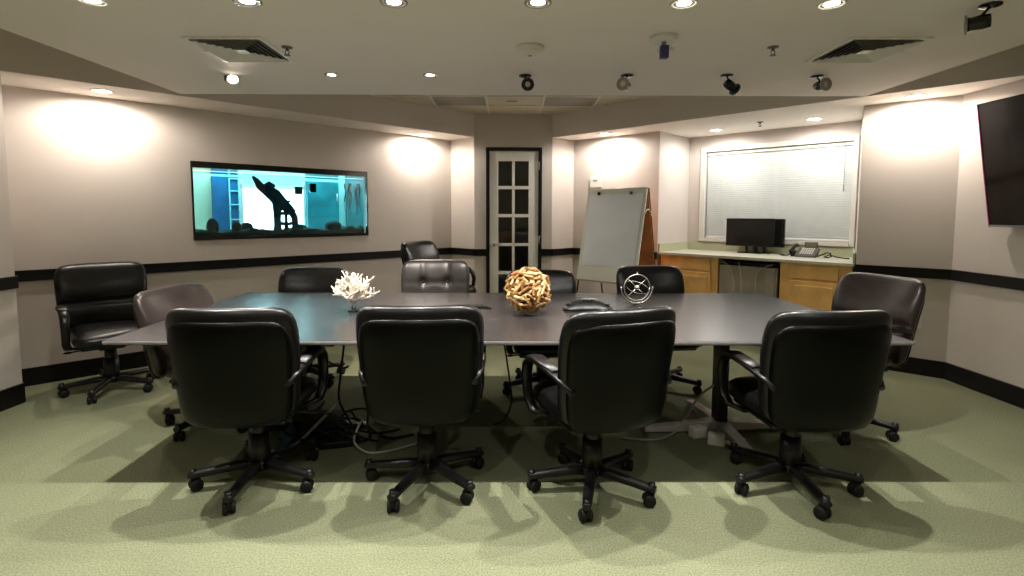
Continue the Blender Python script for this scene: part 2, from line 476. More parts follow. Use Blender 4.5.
# driftwood
dw = MB()
def limb(pts, radii, n=10):
    pts = [Vector(p) for p in pts]; rings = []
    for i, p in enumerate(pts):
        t = (pts[min(i+1, len(pts)-1)]-pts[max(i-1, 0)]).normalized(); x = t.cross(Vector((0, 1, 0))).normalized(); y = t.cross(x)
        rings.append([dw.bm.verts.new(p+(x*math.cos(2*PI*k/n)*1.+y*math.sin(2*PI*k/n)*.7)*radii[i]*(1+rnd.uniform(-.12, .12))) for k in range(n)])
    for a, b in zip(rings, rings[1:]):
        for k in range(n):
            ff = dw.bm.faces.new((a[k], a[(k+1) % n], b[(k+1) % n], b[k])); ff.smooth = True
    dw.bm.faces.new(rings[0]); dw.bm.faces.new(rings[-1])
# local origin at s=2.2, z of gravel 1.19
limb([(-.32, 0, .60), (-.285, 0, .56), (-.245, .0, .50), (-.18, 0, .46), (-.10, .01, .40), (-.03, 0, .32), (.0, 0, .25)], [.012, .030, .044, .062, .078, .072, .06])
limb([(-.20, 0, .47), (-.14, 0, .51), (-.10, 0, .49)], [.05, .045, .03])
limb([(-.06, 0, .36), (-.075, 0, .26), (-.075, 0, .15), (-.07, 0, .07), (-.075, 0, -.01)], [.070, .046, .036, .040, .055])
limb([(-.02, 0, .32), (.07, 0, .25), (.115, 0, .16), (.12, 0, .07), (.115, 0, -.01)], [.065, .048, .036, .04, .05])
limb([(.015, 0, .27), (.022, 0, .18), (.020, 0, .09), (.022, 0, -.01)], [.036, .016, .018, .035])
limb([(-.07, 0, .10), (.03, 0, .085), (.12, 0, .10)], [.022, .018, .022])
limb([(-.06, 0, .21), (.03, 0, .20), (.1, 0, .20)], [.022, .014, .018])
limb([(-.02, 0, .33), (.05, .01, .335), (.085, .01, .35)], [.03, .016, .006])
limb([(.05, 0, .25), (.11, 0, .235), (.14, 0, .25)], [.025, .012, .005])
dwo = dw.build('driftwood', 'driftwood')
q = a_+u_*2.20+n_*.27; dwo.location = (q.x, q.y, 1.195); dwo.rotation_euler = (0, 0, math.atan2(u_.y, u_.x))
tag(dwo, 'dark branching driftwood standing in the middle of the aquarium', 'driftwood')
def rock(s, dep, w_, h_, label):
    mb = MB(); mb.ball((0, 0, h_*.42), .5, 18, (w_, w_*.8, h_*1.16), .09, rnd)
    o = mb.build('rock', 'rock'); q = a_+u_*s+n_*dep
    o.location = (q.x, q.y, 1.195); o.rotation_euler = (0, 0, math.atan2(u_.y, u_.x))
    tag(o, label, 'rock', 'rocks in the aquarium')
rock(1.475, .25, .12, .155, 'tall dark rock at the left end of the aquarium, against the pale panel')
rock(1.70, .25, .10, .12, 'dark rock touching the wider rock left of the driftwood')
rock(1.80, .25, .13, .11, 'wide dark rock just left of the driftwood in the aquarium')
rock(2.37, .25, .14, .085, 'low dark rock just right of the driftwood in the aquarium')
rock(2.76, .25, .20, .115, 'large dark rock in front of the teal cabinet seen through the aquarium')
rock(2.985, .25, .12, .06, 'small flat rock near the right end of the aquarium')
rock(3.11, .25, .08, .06, 'smallest rock in the far right corner of the aquarium')
for s_, z_, w_, h_, m_, lb in ((2.367, 1.66, .075, .085, 'driftwood', 'dark square filter box hanging in the tank beside the driftwood'), (2.53, 1.695, .075, .10, 'black', 'black filter box in the tank in front of the teal cabinet')):
    o = MB().box((0, 0, 0), (w_, .05, h_), bev=.008).box((0, 0, h_*.42), (w_*.86, .056, .010), bev=.002).build('filter_box', m_)
    q = a_+u_*s_+n_*.27; o.location = (q.x, q.y, z_); o.rotation_euler = (0, 0, math.atan2(u_.y, u_.x))
    tag(o, lb, 'filter')
for k, (s_, lb) in enumerate(((2.98, 'dark trailing water plant hanging at the right of the tank, left one of two'), (3.10, 'dark trailing water plant hanging at the far right end of the tank'))):
    mb = MB()
    for t in range(9):
        x = rnd.uniform(-.035, .035); ln = rnd.uniform(.12, .42); y = rnd.uniform(-.02, .02)
        pts = [(x+.012*math.sin(i*1.1+t), y, -ln*i/7) for i in range(8)]
        mb.tube(pts, rnd.uniform(.003, .010), 6, .5)
    o = mb.build('water_plant', 'weed'); q = a_+u_*s_+n_*.30; o.location = (q.x, q.y, 1.765); o.rotation_euler = (0, 0, math.atan2(u_.y, u_.x))
    tag(o, lb, 'plant', 'trailing water plants')
# the lit room behind the tank
bk = wall_empty('back_room_anchor', L, A, 0)
def behind(name, s0, s1, z0, z1, dep, t, material):
    o = MB().span((s0, dep, z0), (s1, dep+t, z1)).build(name, material)
    o.location = bk.location; o.rotation_euler = bk.rotation_euler
    return o
struct(behind('wall_beyond', .95, 4.0, .9, 2.6, 1.02, .04, 'aqua'))
struct(behind('wall_beyond_left', .95, 1.0, .9, 2.6, .12, .9, 'cream'))
struct(behind('wall_beyond_right', 3.95, 4.0, .9, 2.6, .12, .9, 'cream'))
struct(behind('floor_beyond', .95, 4.0, .86, .9, .12, .9, 'white'))
struct(behind('ceiling_beyond', .95, 4.0, 2.28, 2.32, .12, .9, 'white'))
struct(behind('trim_30', 1.20, 1.66, .9, 2.05, .98, .03, 'cream'))
wb = behind('window_2', 1.985, 2.70, 1.0, 1.70, .97, .02, 'winlit'); struct(wb)
fb = MB(); fb.span((1.945, .95, .95), (1.985, 1.0, 1.80)); fb.span((2.70, .95, .95), (2.73, 1.0, 1.80)); fb.span((1.945, .95, 1.70), (2.73, 1.0, 1.745))
o = fb.build('trim_31', 'white'); o.location = bk.location; o.rotation_euler = bk.rotation_euler; struct(o)
cb = thing('blue_cabinet', 'deep blue glazed cabinet seen through the left of the aquarium', 'cabinet', bk.location, bk.rotation_euler.z)
MB().span((1.66, .93, .91), (1.94, 1.0, 1.82)).build('cabinet_body', 'bluepanel', cb)
gr_ = MB()
for x in (1.832, 1.932): gr_.span((x-.006, .915, .93), (x+.006, .93, 1.81))
for z in (1.12, 1.33, 1.50, 1.66, 1.80): gr_.span((1.832, .915, z-.006), (1.932, .93, z+.006))
gr_.build('glazing_bars', 'aqua', cb)
cb = thing('teal_cabinet', 'teal cabinet seen through the right half of the aquarium', 'cabinet', bk.location, bk.rotation_euler.z)
MB().span((2.73, .90, .91), (3.15, 1.0, 1.81)).build('cabinet_body', 'tealpanel', cb)
hb = MB(); hb.cyl((3.12, .885, 1.56), (3.12, .885, 1.66), .006, n=8).cyl((3.12, .885, 1.58), (3.12, .90, 1.58), .004, n=8).cyl((3.12, .885, 1.64), (3.12, .90, 1.64), .004, n=8)
hb.build('handle', 'white', cb)
o = behind('trim_32', 3.30, 3.62, .9, 1.85, .985, .03, 'tealpanel'); struct(o)
COL.objects.unlink(bk)

# ------------------------------------------------------------------ counter, cabinets, fridge
e1 = Vector(E_); hh = Vector(Hh); uC = (hh-e1).normalized(); nC = Vector((-uC.y, uC.x))   # nC points into the alcove
LC = (hh-e1).length
kc = thing('countertop', 'pale green countertop with raised backsplash in the window alcove', 'countertop', (E_[0], E_[1], 0))
def CP(s, o, wpt=None): p = e1+uC*s+nC*o; return (p.x-E_[0], p.y-E_[1])
eF = (Vector(F_)-e1); gF = Vector(G)-e1; hF = hh-e1
def shr(v, dx): return v
inF = eF+Vector((0, -.006)); inG = gF+Vector((-.006, 0))
top = MB().prism([CP(.012, .0), (inF.x, inF.y), (inG.x, inG.y), CP(LC-.012, .0)], .918, .945)
top.build('worktop', 'counter', kc)
bs = MB()
def splash(a, b, t, z0, z1):
    u = (b-a).normalized(); n = Vector((u.y, -u.x))
    p = [a, b, b+n*t, a+n*t]; bs.prism([(q.x, q.y) for q in p], z0, z1)
p0 = Vector(CP(.012, .0)); splash(p0+Vector((.005, .02)), inF, .018, .945, 1.04); splash(inF, inG, .018, .945, 1.04); splash(inG, Vector(CP(LC-.012, .02)), .018, .945, 1.04)
bs.build('backsplash', 'splashm', kc)

def cab_frame(name, label, s): 
    p = e1+uC*s+nC*.035
    return thing(name, label, 'cabinet', (p.x, p.y, 0), math.atan2(uC.y, uC.x))
def raised(mb, x0, x1, z0, z1, t=.02, field=.045):
    mb.span((x0, -t, z0), (x1, 0, z1), .004)
    if field and (z1-z0) > .2:
        mb.span((x0+field, -t-.006, z0+field), (x1-field, -t+.004, z1-field), .005)
    return mb
def cabinet(label, s0, s1, wstile_l, wstile_r, inset=0.):
    c = cab_frame('base_cabinet', label, s0); w_ = s1-s0
    b_ = MB(); b_.prism([(0, 0), (w_, 0), (w_-inset, .42), (0, .42)], .10, .917); b_.prism([(0, .05), (w_-inset*.15, .05), (w_-inset, .40), (0, .40)], 0, .10)
    b_.build('body', 'wood', c)
    dr = raised(MB(), wstile_l, w_-wstile_r, .765, .885).build('drawer_front', 'wood', c)
    dd = raised(MB(), wstile_l, w_-wstile_r, .13, .742).build('door', 'wood', c)
    return c
cabinet('honey wood base cabinet at the left end of the counter, left of the fridge', .03, .742, .05, .085)
cabinet('honey wood base cabinet at the right end of the counter, under the desk phone', 1.395, 2.03, .10, .11, .12)
fg = cab_frame('mini_fridge', None, .757); tag(fg, 'stained grey mini fridge under the counter between the wood cabinets', 'fridge')
MB().span((0, .05, .03), (.615, .46, .855), .006).build('body', 'black', fg)
MB().span((.004, -.005, .05), (.590, .045, .845), .008).build('door', 'fridge', fg)
MB().span((.596, .0, .05), (.606, .045, .845)).build('door_gasket', 'cordw', fg)
MB().span((.02, .0, .858), (.60, .04, .884), .004).build('top_hinge_cover', 'black', fg)
ft = MB()
for x in (.05, .56):
    for y in (.09, .42): ft.cyl((x, y, 0), (x, y, .032), .018)
ft.build('feet', 'black', fg)
# pale cords hanging over the fridge door
def fpt(s, o, z): p = e1+uC*s+nC*o; return (p.x, p.y, z)
for nm, pts, lab in (('power_cord', [(.77, .022, .89), (.84, .020, .86), (.90, .018, .80), (.93, .018, .66), (.935, .018, .50), (.93, .018, .3)], 'pale cord hanging down the left of the fridge door'),
                     ('power_cord', [(.97, .022, .89), (1.0, .018, .80), (1.01, .018, .66), (1.005, .018, .50), (1.0, .018, .3)], 'pale straight cord hanging down the middle of the fridge door'),
                     ('power_cord', [(1.33, .022, .885), (1.26, .020, .86), (1.19, .018, .82), (1.155, .018, .74), (1.16, .018, .64), (1.145, .018, .5), (1.15, .018, .3)], 'pale curved cord hanging down the right of the fridge door')):
    o = MB().tube([fpt(*p) for p in pts], .0035, 6).build('draped_cable', 'cordw'); tag(o, lab, 'cord', 'cords over the fridge')

# monitors
def monitor(label, s, o, rz, w_, h_, zc, stand=True):
    p = e1+uC*s+nC*o
    t = thing('monitor', label, 'monitor', (p.x, p.y, .945), math.atan2(uC.y, uC.x)+rz)
    z0 = zc-.945
    MB().span((-w_/2, -.012, z0-h_/2), (w_/2, .025, z0+h_/2), .006).build('housing', 'black', t)
    MB().span((-w_/2+.012, -.014, z0-h_/2+.022), (w_/2-.012, -.011, z0+h_/2-.012)).build('screen', 'screen', t)
    MB().span((-w_/2, -.0145, z0-h_/2), (w_/2, -.011, z0-h_/2+.014)).build('chin', 'plast', t)
    st = MB(); st.span((-.055, .024, .01), (-.03, .04, z0)); st.span((.03, .024, .01), (.055, .04, z0)); st.build('neck', 'black', t)
    bs_ = MB().box((0, .03, .006), (.26, .12, .012), bev=.005); bs_.build('base', 'black', t)
    return t
p = Vector((2.84, 6.075)); sv = (p-e1)@uC if False else (p-e1).dot(uC); ov = (p-e1).dot(nC)
monitor('black flat monitor on the counter in front of the window blind', sv-.03, ov, 0., .55, .325, 1.19)
monitor('second black monitor half hidden behind the front one on the counter', sv+.035, ov+.13, 0., .55, .325, 1.185)
# desk phone
ph = thing('desk_phone', 'grey desk phone with tilted display on the counter under the blind', 'phone', (3.20, 5.60, .945), math.atan2(uC.y, uC.x))
rt = Matrix.Rotation(math.radians(28), 3, 'X')
bd = MB(); bd.box((.02, 0, .045), (.20, .17, .03), rt, .006); bd.span((-.07, .04, .0), (.11, .07, .08), .004); bd.span((-.07, -.085, 0), (.11, .05, .012), .003)
bd.build('body', 'phonegrey', ph)
MB().box((.035, .075, .125), (.13, .014, .065), Matrix.Rotation(math.radians(12), 3, 'X'), .004).build('display', 'phonegrey', ph)
MB().box((.035, .066, .124), (.11, .004, .045), Matrix.Rotation(math.radians(12), 3, 'X')).build('display_glass', 'lens_off', ph)
ky = MB()
for i in range(6):
    for j in range(4): ky.box((-.035+i*.022, -.045+j*.028, .046+j*.0149-.005), (.015, .018, .012), rt, .002)
ky.build('keys', 'ivory', ph)
hs = MB(); hs.strip([(-.115, -.08, .055), (-.115, -.05, .075), (-.115, .0, .098), (-.115, .05, .118), (-.115, .085, .115)], [.05, .042, .036, .042, .052], [.05, .026, .024, .026, .05])
hs.span((-.135, -.05, 0), (-.095, .06, .065), .005)
hs.build('handset', 'black', ph)
hc = MB().tube([(-.115, -.08, .04), (-.15, -.09, .012), (-.21, -.06, .008), (-.26, -.0, .008), (-.22, .03, .008)], .006, 8)
hc.build('handset_cord', 'black', ph)
o = MB().tube([(.12, .03, .012), (.16, .0, .03), (.20, .02, .055), (.24, .0, .05), (.26, -.04, .02), (.23, -.06, .008), (.19, -.03, .01), (.22, .04, .03), (.28, .05, .012), (.36, -.0, .008), (.42, -.05, .008)], .007, 8).build('phone_cable', 'black')
o.location = (3.20, 5.60, .945); o.rotation_euler = (0, 0, math.atan2(uC.y, uC.x))
tag(o, 'looped black cable on the counter right of the desk phone', 'cable')

# ------------------------------------------------------------------ A-frame whiteboard easel
a0 = Vector((.973, 6.385)); b0 = Vector((1.548, 5.844)); uE = (b0-a0).normalized(); nE = Vector((-uE.y, uE.x))
mid = (a0+b0)/2
es = thing('whiteboard_easel', 'folding whiteboard easel with brown back and a blank paper pad', 'easel', (mid.x, mid.y, 0), math.atan2(uE.y, uE.x))
zt = 1.692; hwE = (b0-a0).length/2
def slant(side, z, o=0.):   # side -1: front leaf (towards the room), +1: back leaf
    return side*(.015+(zt-z)/zt*.35)+o
def leafbox(mb, x0, x1, z0, z1, side, t, o=0.):
    c0, c1 = slant(side, z0, o), slant(side, z1, o)
    v = []
    for (z, y) in ((z0, c0), (z1, c1)):
        for yy in (y, y+t):
            for x in (x0, x1): v.append(mb.bm.verts.new((x, yy, z)))
    for q in ((0, 1, 3, 2), (4, 5, 7, 6), (0, 1, 5, 4), (2, 3, 7, 6), (0, 2, 6, 4), (1, 3, 7, 5)): mb.bm.faces.new([v[i] for i in q])
    return mb
leafbox(MB(), -hwE, hwE, .625, zt, -1, .014).build('front_board', 'board', es)
leafbox(MB(), -hwE, hwE, .60, zt, 1, -.012).build('back_board', 'brown', es)
rims = MB()
for x0, x1 in ((-hwE-.008, -hwE+.006), (hwE-.006, hwE+.008)): leafbox(rims, x0, x1, .60, zt, 1, .006); 
rims.build('back_rim', 'black', es)
leafbox(MB(), -hwE-.004, hwE+.004, .613, .631, -1, .03, -.014).build('marker_tray', 'grey', es)
leafbox(MB(), -hwE+.05, hwE-.04, .80, zt-.06, -1, .006, -.008).build('paper_pad', 'paper', es)
cl = MB()
for x in (-hwE+.17, hwE-.19): cl.box((x, slant(-1, zt-.045)-.014, zt-.05), (.035, .014, .035), bev=.004)
cl.build('clip', 'black', es)
for side in (-1, 1):
    for x in (-hwE+.03, hwE-.03):
        lg = MB(); lg.cyl((x, slant(side, .0), .0), (x, slant(side, .62), .62), .010, n=10); lg.build('leg', 'black', es)
MB().tube([(hwE+.006, slant(-1, 1.40), 1.40), (hwE+.012, -.05, 1.445), (hwE+.014, 0, 1.455), (hwE+.012, .05, 1.43), (hwE+.006, slant(1, 1.38), 1.38)], .006, 8).build('spreader_strap', 'ivory', es)
MB().cyl((-hwE, 0, zt-.005), (hwE, 0, zt-.005), .016, n=12).build('ridge_hinge', 'grey', es)

# thermostat and outlet
tm = wall_empty('wall_thermostat', D, E_, .275, 1.712, 'small white thermostat with dark display on the wall behind the easel', 'thermostat')
MB().span((.0, -.03, .03), (.17, 0, .175), .006).build('housing', 'white', tm)
MB().span((.05, -.033, .115), (.115, -.028, .135)).build('display', 'grey', tm)
MB().span((.09, -.012, .175), (.165, 0, .26), .003).build('wall_plate', 'ivory', tm)
ol = wall_empty('wall_outlet', Hh, I, .462, .465, 'white duplex outlet on the angled wall behind the right end chair', 'outlet')
MB().span((-.045, -.006, -.06), (.045, 0, .06), .002).build('cover_plate', 'ivory', ol)
so = MB()
for z in (-.024, .024): so.lathe([(0, 0), (.019, 0), (.019, .004), (0, .004)], (0, -.006, z), 16, rx)
so.build('sockets', 'white', ol)

# ------------------------------------------------------------------ television
tv = thing('television', 'large black flat television tilted downward on the right wall', 'television', (3.638, 3.957, 1.305), 0)
ti = Matrix.Rotation(math.radians(-9.7), 3, 'Y')
def tvbox(c, dd, bev=0.): return MB().box(ti @ Vector(c), dd, ti, bev)
tvw = 1.66; tvh = .93
tvbox((.045, -tvw/2, tvh/2), (.05, tvw, tvh), .006).build('housing', 'black', tv)
tvbox((.0185, -tvw/2, tvh/2+.006), (.004, tvw-.03, tvh-.045)).build('screen', 'tvscreen', tv)
tvbox((.0175, -tvw/2, .010), (.005, tvw-.01, .016)).build('bottom_bezel', 'grey', tv)
tvbox((.0165, -.0035, tvh/2), (.006, .007, tvh)).build('colour_fringe', 'pink', tv)  # added strip imitating the lens colour fringe, no real bezel part
br = MB(); br.box((.118, -tvw/2, .40), (.014, .50, .30)); br.box((.095, -tvw/2-.18, .36), (.05, .04, .26)); br.box((.095, -tvw/2+.18, .36), (.05, .04, .26)); br.build('wall_bracket', 'plast', tv)

# ------------------------------------------------------------------ ceiling fixtures
def lamp(name, loc, power, ang, blend, parent=None, radius=.018, col=(1, .86, .68), aim=None):
    l = bpy.data.lights.new(name, 'SPOT'); l.energy = power; l.spot_size = math.radians(ang); l.spot_blend = blend
    l.shadow_soft_size = radius; l.color = col
    o = bpy.data.objects.new(name, l); COL.objects.link(o); o.location = loc
    if aim: o.rotation_euler = Vector(aim).to_track_quat('-Z', 'Y').to_euler()
    if parent is not None: o.parent = parent
    return o
def downlight(x, y, label, group, power, ang=120, blend=.7, r=.062, col=(1, .86, .68), lit='lamp_on', aim=None, ring='ring', lens=.55, drop=.02):
    t = thing('recessed_downlight', label, 'downlight', (x, y, S), 0, group)
    MB().lathe([(r*.80, .0), (r*.78, -.004), (r, -.006), (r*1.06, -.002), (r*1.06, 0)], n=32).build('trim_ring', ring, t)
    MB().lathe([(0, -.0005), (r*lens, -.0005)], n=24).build('lamp_lens', lit, t)
    MB().lathe([(r*lens, -.0012), (r*.84, -.0012)], n=32).build('reflector', 'metal', t)
    lamp('downlight_lamp', (0, 0, -drop), power, ang, blend, t, col=col, aim=aim)
    return t
PW = 36.; WARM = (1., .905, .80); COOL = (1., .985, .92)
gsl = 'downlights in the lowered ceiling'
names = ['leftmost downlight in the front row of the lowered ceiling', 'second downlight from the left in the front ceiling row', 'third downlight from the left in the front ceiling row',
         'downlight in the front ceiling row straight above the door line', 'second downlight from the right in the front ceiling row', 'rightmost downlight in the front row, near the right vent']
for x, lb in zip((-1.94, -1.222, -.539, .134, .818, 1.512), names):
    downlight(x, 2.522, lb, gsl, PW*.88, ang=116, blend=1., ring='white' if x in (-1.94, .818, 1.512) else 'ring', col=COOL)
for x, lb in zip((-1.265, -.564), ('small downlight right of the left sprinkler, in the far ceiling row', 'small downlight nearest the tiled ceiling on the left, in the far row')):
    downlight(x, 3.813, lb, gsl, PW*.8, ang=72, blend=.5, r=.05, col=WARM)
for x in (-1.6, -.5, .6, 1.7):   # the row over and behind the camera
    downlight(x, .95, 'downlight in the ceiling row above the viewpoint', gsl, PW*.25, ang=130, blend=1., col=COOL)
for x in (-1.6, 0.06, 1.7):  # unseen row added so its floor bounce brightens the ceiling
    downlight(x, -1.2, 'unseen downlight added behind the viewpoint to brighten the ceiling', gsl, PW*1.3, ang=95, blend=1., col=COOL)
gws = 'wall washing downlights in the soffit'
WW = 8.9
for (x, y, lb, pw, col) in ((-3.299, 4.335, 'bright soffit downlight washing the left wall near its near end', WW, WARM), (-1.074, 6.613, 'bright soffit downlight in the far left corner of the soffit', WW, WARM),
        (1.184, 6.527, 'bright soffit downlight above the easel', WW, (1, .94, .86)), (2.425, 6.195, 'soffit downlight at the left of the window alcove', WW*.60, (1, .985, .95)),
        (3.154, 5.471, 'soffit downlight at the right of the window alcove', WW*.60, (1, .985, .95)), (3.386, 4.411, 'bright soffit downlight washing the right wall near the television', WW, WARM)):
    downlight(x, y, lb, gws, pw, ang=177, blend=.42, r=.075, col=col, ring='white', lens=.82, drop=.010)
# swivel downlight, lit
sw = thing('swivel_downlight', 'lit swivel downlight below the left vent, turned sideways', 'downlight', (-2.0, 3.87, S), 0)
MB().lathe([(.045, 0), (.06, -.006), (.066, 0)], n=28).build('trim_ring', 'white', sw)
rs = Vector((.35, -.6, -.72)).to_track_quat('-Z', 'Y').to_matrix()
MB().lathe([(.036, .03), (.044, -.04), (.040, -.045), (.032, -.03)], n=24, rot=rs).build('gimbal_cup', 'white', sw)
MB().lathe([(0, -.032), (.032, -.032)], n=20, rot=rs).build('lamp_lens', 'lamp_on', sw)
MB().box(rs @ Vector((.047, 0, -.015)), (.012, .05, .03), rs, .003).build('pivot', 'black', sw)
lamp('swivel_lamp', tuple(rs @ Vector((0, 0, -.05))), PW*.5, 110, .7, sw, col=WARM, aim=rs @ Vector((0, 0, -1)))
# spot heads, unlit
def spot(x, y, label, rz, tilt, rm='ring'):
    t = thing('ceiling_spotlight', label, 'spotlight', (x, y, S), rz, 'unlit black spotlights on the lowered ceiling')
    MB().lathe([(0, 0), (.045, 0), (.045, -.008), (.03, -.012), (0, -.012)], n=24).build('canopy', 'black', t)
    MB().cyl((0, 0, -.01), (.03, 0, -.045), .006, n=8).build('stem', 'black', t)
    R = Matrix.Rotation(tilt, 3, 'Y')
    c = Vector((.045, 0, -.075))
    MB().lathe([(0, -.05), (.03, -.05), (.034, -.02), (.030, .02), (.034, .035), (0, .035)], c, 24, R).build('head', 'black', t)
    MB().lathe([(.020, .032), (.045, .036), (.045, .044), (.020, .044), (.018, .036)], c, 28, R).build('face_ring', rm, t)
    MB().lathe([(0, .040), (.019, .040)], c, 20, R).build('bulb', 'chrome', t)
spot(.115, 3.81, 'black spotlight hanging left of centre near the tiled ceiling, below the smoke detector', math.radians(-80), math.radians(100), 'black')
spot(.84, 3.80, 'spotlight with grey ring facing left, second from left in the far row', math.radians(-122), math.radians(93))
spot(1.545, 3.78, 'black spotlight seen from the side, third from left in the far row', math.radians(25), math.radians(115), 'black')
spot(2.20, 3.80, 'spotlight with grey ring below the right vent', math.radians(-80), math.radians(93))
spot(2.26, 2.52, 'large black spotlight at the upper right, nearest the viewer', math.radians(142), math.radians(93))
# smoke detector
sd = thing('smoke_detector', 'round beige smoke detector in the middle of the lowered ceiling', 'smoke detector', (.123, 3.174, S))
MB().lathe([(0, 0), (.085, 0), (.085, -.014), (.07, -.022), (0, -.022)], n=32).build('base', 'ivory', sd)
MB().lathe([(.060, -.022), (.058, -.030), (.035, -.048), (0, -.050)], n=28).build('cap', 'ivory', sd)
MB().lathe([(.012, -.0495), (.010, -.054), (0, -.054)], n=14).build('sensor', 'grey', sd)
em = thing('alarm_mount', 'white ceiling mount with a dark blue block hanging below it', 'ceiling device', (.863, 2.99, S))
MB().lathe([(0, 0), (.08, 0), (.08, -.018), (.06, -.03), (0, -.03)], n=10).build('base', 'white', em)
MB().box((0, -.01, -.085), (.045, .04, .07), bev=.004).build('block', 'navy', em)
MB().cyl((0, -.005, -.03), (0, -.005, -.055), .014, n=12).build('neck', 'grey', em)
MB().box((.05, 0, -.062), (.03, .03, .018), Matrix.Rotation(.4, 3, 'Y'), .003).box((-.035, .0, -.075), (.02, .03, .015), bev=.003).build('arm_lamp', 'white', em)
def sprinkler(x, y, label):
    t = thing('fire_sprinkler', label, 'sprinkler', (x, y, S), 0, 'fire sprinklers')
    MB().lathe([(0, 0), (.032, 0), (.030, -.006), (.012, -.010), (0, -.010)], n=24).build('escutcheon', 'sprmetal', t)
    f_ = MB().cyl((0, 0, -.008), (0, 0, -.022), .009, n=12); f_.tube([(0.008, 0, -.02), (.013, 0, -.032), (.004, 0, -.046)], .003, 6); f_.tube([(-.008, 0, -.02), (-.013, 0, -.032), (-.004, 0, -.046)], .003, 6)
    f_.build('frame_arms', 'sprmetal', t)
    MB().lathe([(0, -.046), (.018, -.047), (.018, -.050), (0, -.050)], n=18).build('deflector', 'sprmetal', t)
sprinkler(-1.32, 3.192, 'dark fire sprinkler just right of the left ceiling vent')
sprinkler(1.557, 3.156, 'fire sprinkler between the ceiling centre and the right vent')
sprinkler(2.683, 5.656, 'small fire sprinkler in the soffit above the window')
def vent(cx, cy, w_, dd, label):
    t = thing('ceiling_vent', label, 'vent', (cx, cy, S), 0, 'square ceiling vents')
    hx, hy = w_/2, dd/2
    fr = MB(); b_ = .026
    fr.span((-hx, -hy, -.010), (hx, -hy+b_, 0)); fr.span((-hx, hy-b_, -.010), (hx, hy, 0)); fr.span((-hx, -hy+b_, -.010), (-hx+b_, hy-b_, 0)); fr.span((hx-b_, -hy+b_, -.010), (hx, hy-b_, 0))
    fr.build('frame', 'vent', t)
    MB().span((-hx+.02, -hy+.02, -.0015), (hx-.02, hy-.02, -.0005)).build('throat', 'ventdark', t)
    lv = MB()
    for k in range(6):
        ox, oy = hx-b_-.002-k*.031, hy-b_-.002-k*.031
        ix, iy = ox-.021, oy-.021
        O = [(-ox, -oy), (ox, -oy), (ox, oy), (-ox, oy)]; N_ = [(-ix, -iy), (ix, -iy), (ix, iy), (-ix, iy)]
        for th in (0., -.0025):
            vo = [lv.bm.verts.new((x, y, -.016+th)) for x, y in O]; vi = [lv.bm.verts.new((x, y, -.003+th)) for x, y in N_]
            for q in range(4): lv.bm.faces.new((vo[q], vo[(q+1) % 4], vi[(q+1) % 4], vi[q]))
    lv.span((-.035, -.035, -.016), (.035, .035, -.012))
    lv.build('louvres', 'vent', t)
    tb = MB()
    for x, y in ((0, -hy), (0, hy), (-hx, 0), (hx, 0)): tb.box((x, y, -.006), (.015, .015, .014))
    tb.build('clips', 'vent', t)
vent(-1.61, 3.24, .45, .47, 'square ceiling vent at the upper left of the lowered ceiling')
vent(2.13, 3.20, .45, .47, 'square ceiling vent at the upper right of the lowered ceiling')
for x, lb in ((-.56, 'grey unlit ceiling light panel in the tile grid, left of the door'), (.69, 'grey unlit ceiling light panel in the tile grid, right of the door')):
    t = thing('troffer_light', lb, 'ceiling light', (x, 6.045, ZT), 0, 'unlit troffers in the tile ceiling')
    MB().span((-.285, -.22, -.010), (.285, .22, -.001)).build('lens', 'lens_off', t)
t = thing('air_slot', 'small dark air slot in the centre ceiling tile above the door', 'vent', (.033, 6.05, ZT))
MB().span((-.06, -.03, -.006), (.06, .03, -.0005), .002).build('cover', 'lens_off', t)

# ------------------------------------------------------------------ conference table
TX0, TX1, TY0, TY1, TZ = -2.046, 2.065, 2.605, 4.225, .757
ta = thing('conference_table', 'long dark conference table with pale edge band in the room centre', 'table', (.01, 3.52, 0))
def tl(p): return (p[0]-.01, p[1]-3.52)
tp = [tl((TX0, TY0)), tl((TX1, TY0)), tl((TX1+.01, TY1)), tl((-2.13, TY1))]
MB().prism(tp, .735, TZ).build('tabletop', 'table', ta)
eb = MB()
for p0, p1 in zip(tp, tp[1:]+tp[:1]):
    a = Vector(p0); b = Vector(p1); u = (b-a).normalized(); n = Vector((u.y, -u.x))
    for (z0, z1, o) in ((.738, .755, .006), (.744, .750, .009)):
        eb.prism([(q.x, q.y) for q in (a, b, b+n*o, a+n*o)], z0, z1)
eb.build('edge_band', 'tedge', ta)
ap = MB(); ap.span((-1.75, -.52, .69), (1.75, -.46, .734)); ap.span((-1.75, .46, .69), (1.75, .52, .734)); ap.span((-1.4, -.05, .68), (1.4, .05, .734))
ap.build('under_rails', 'plast', ta)
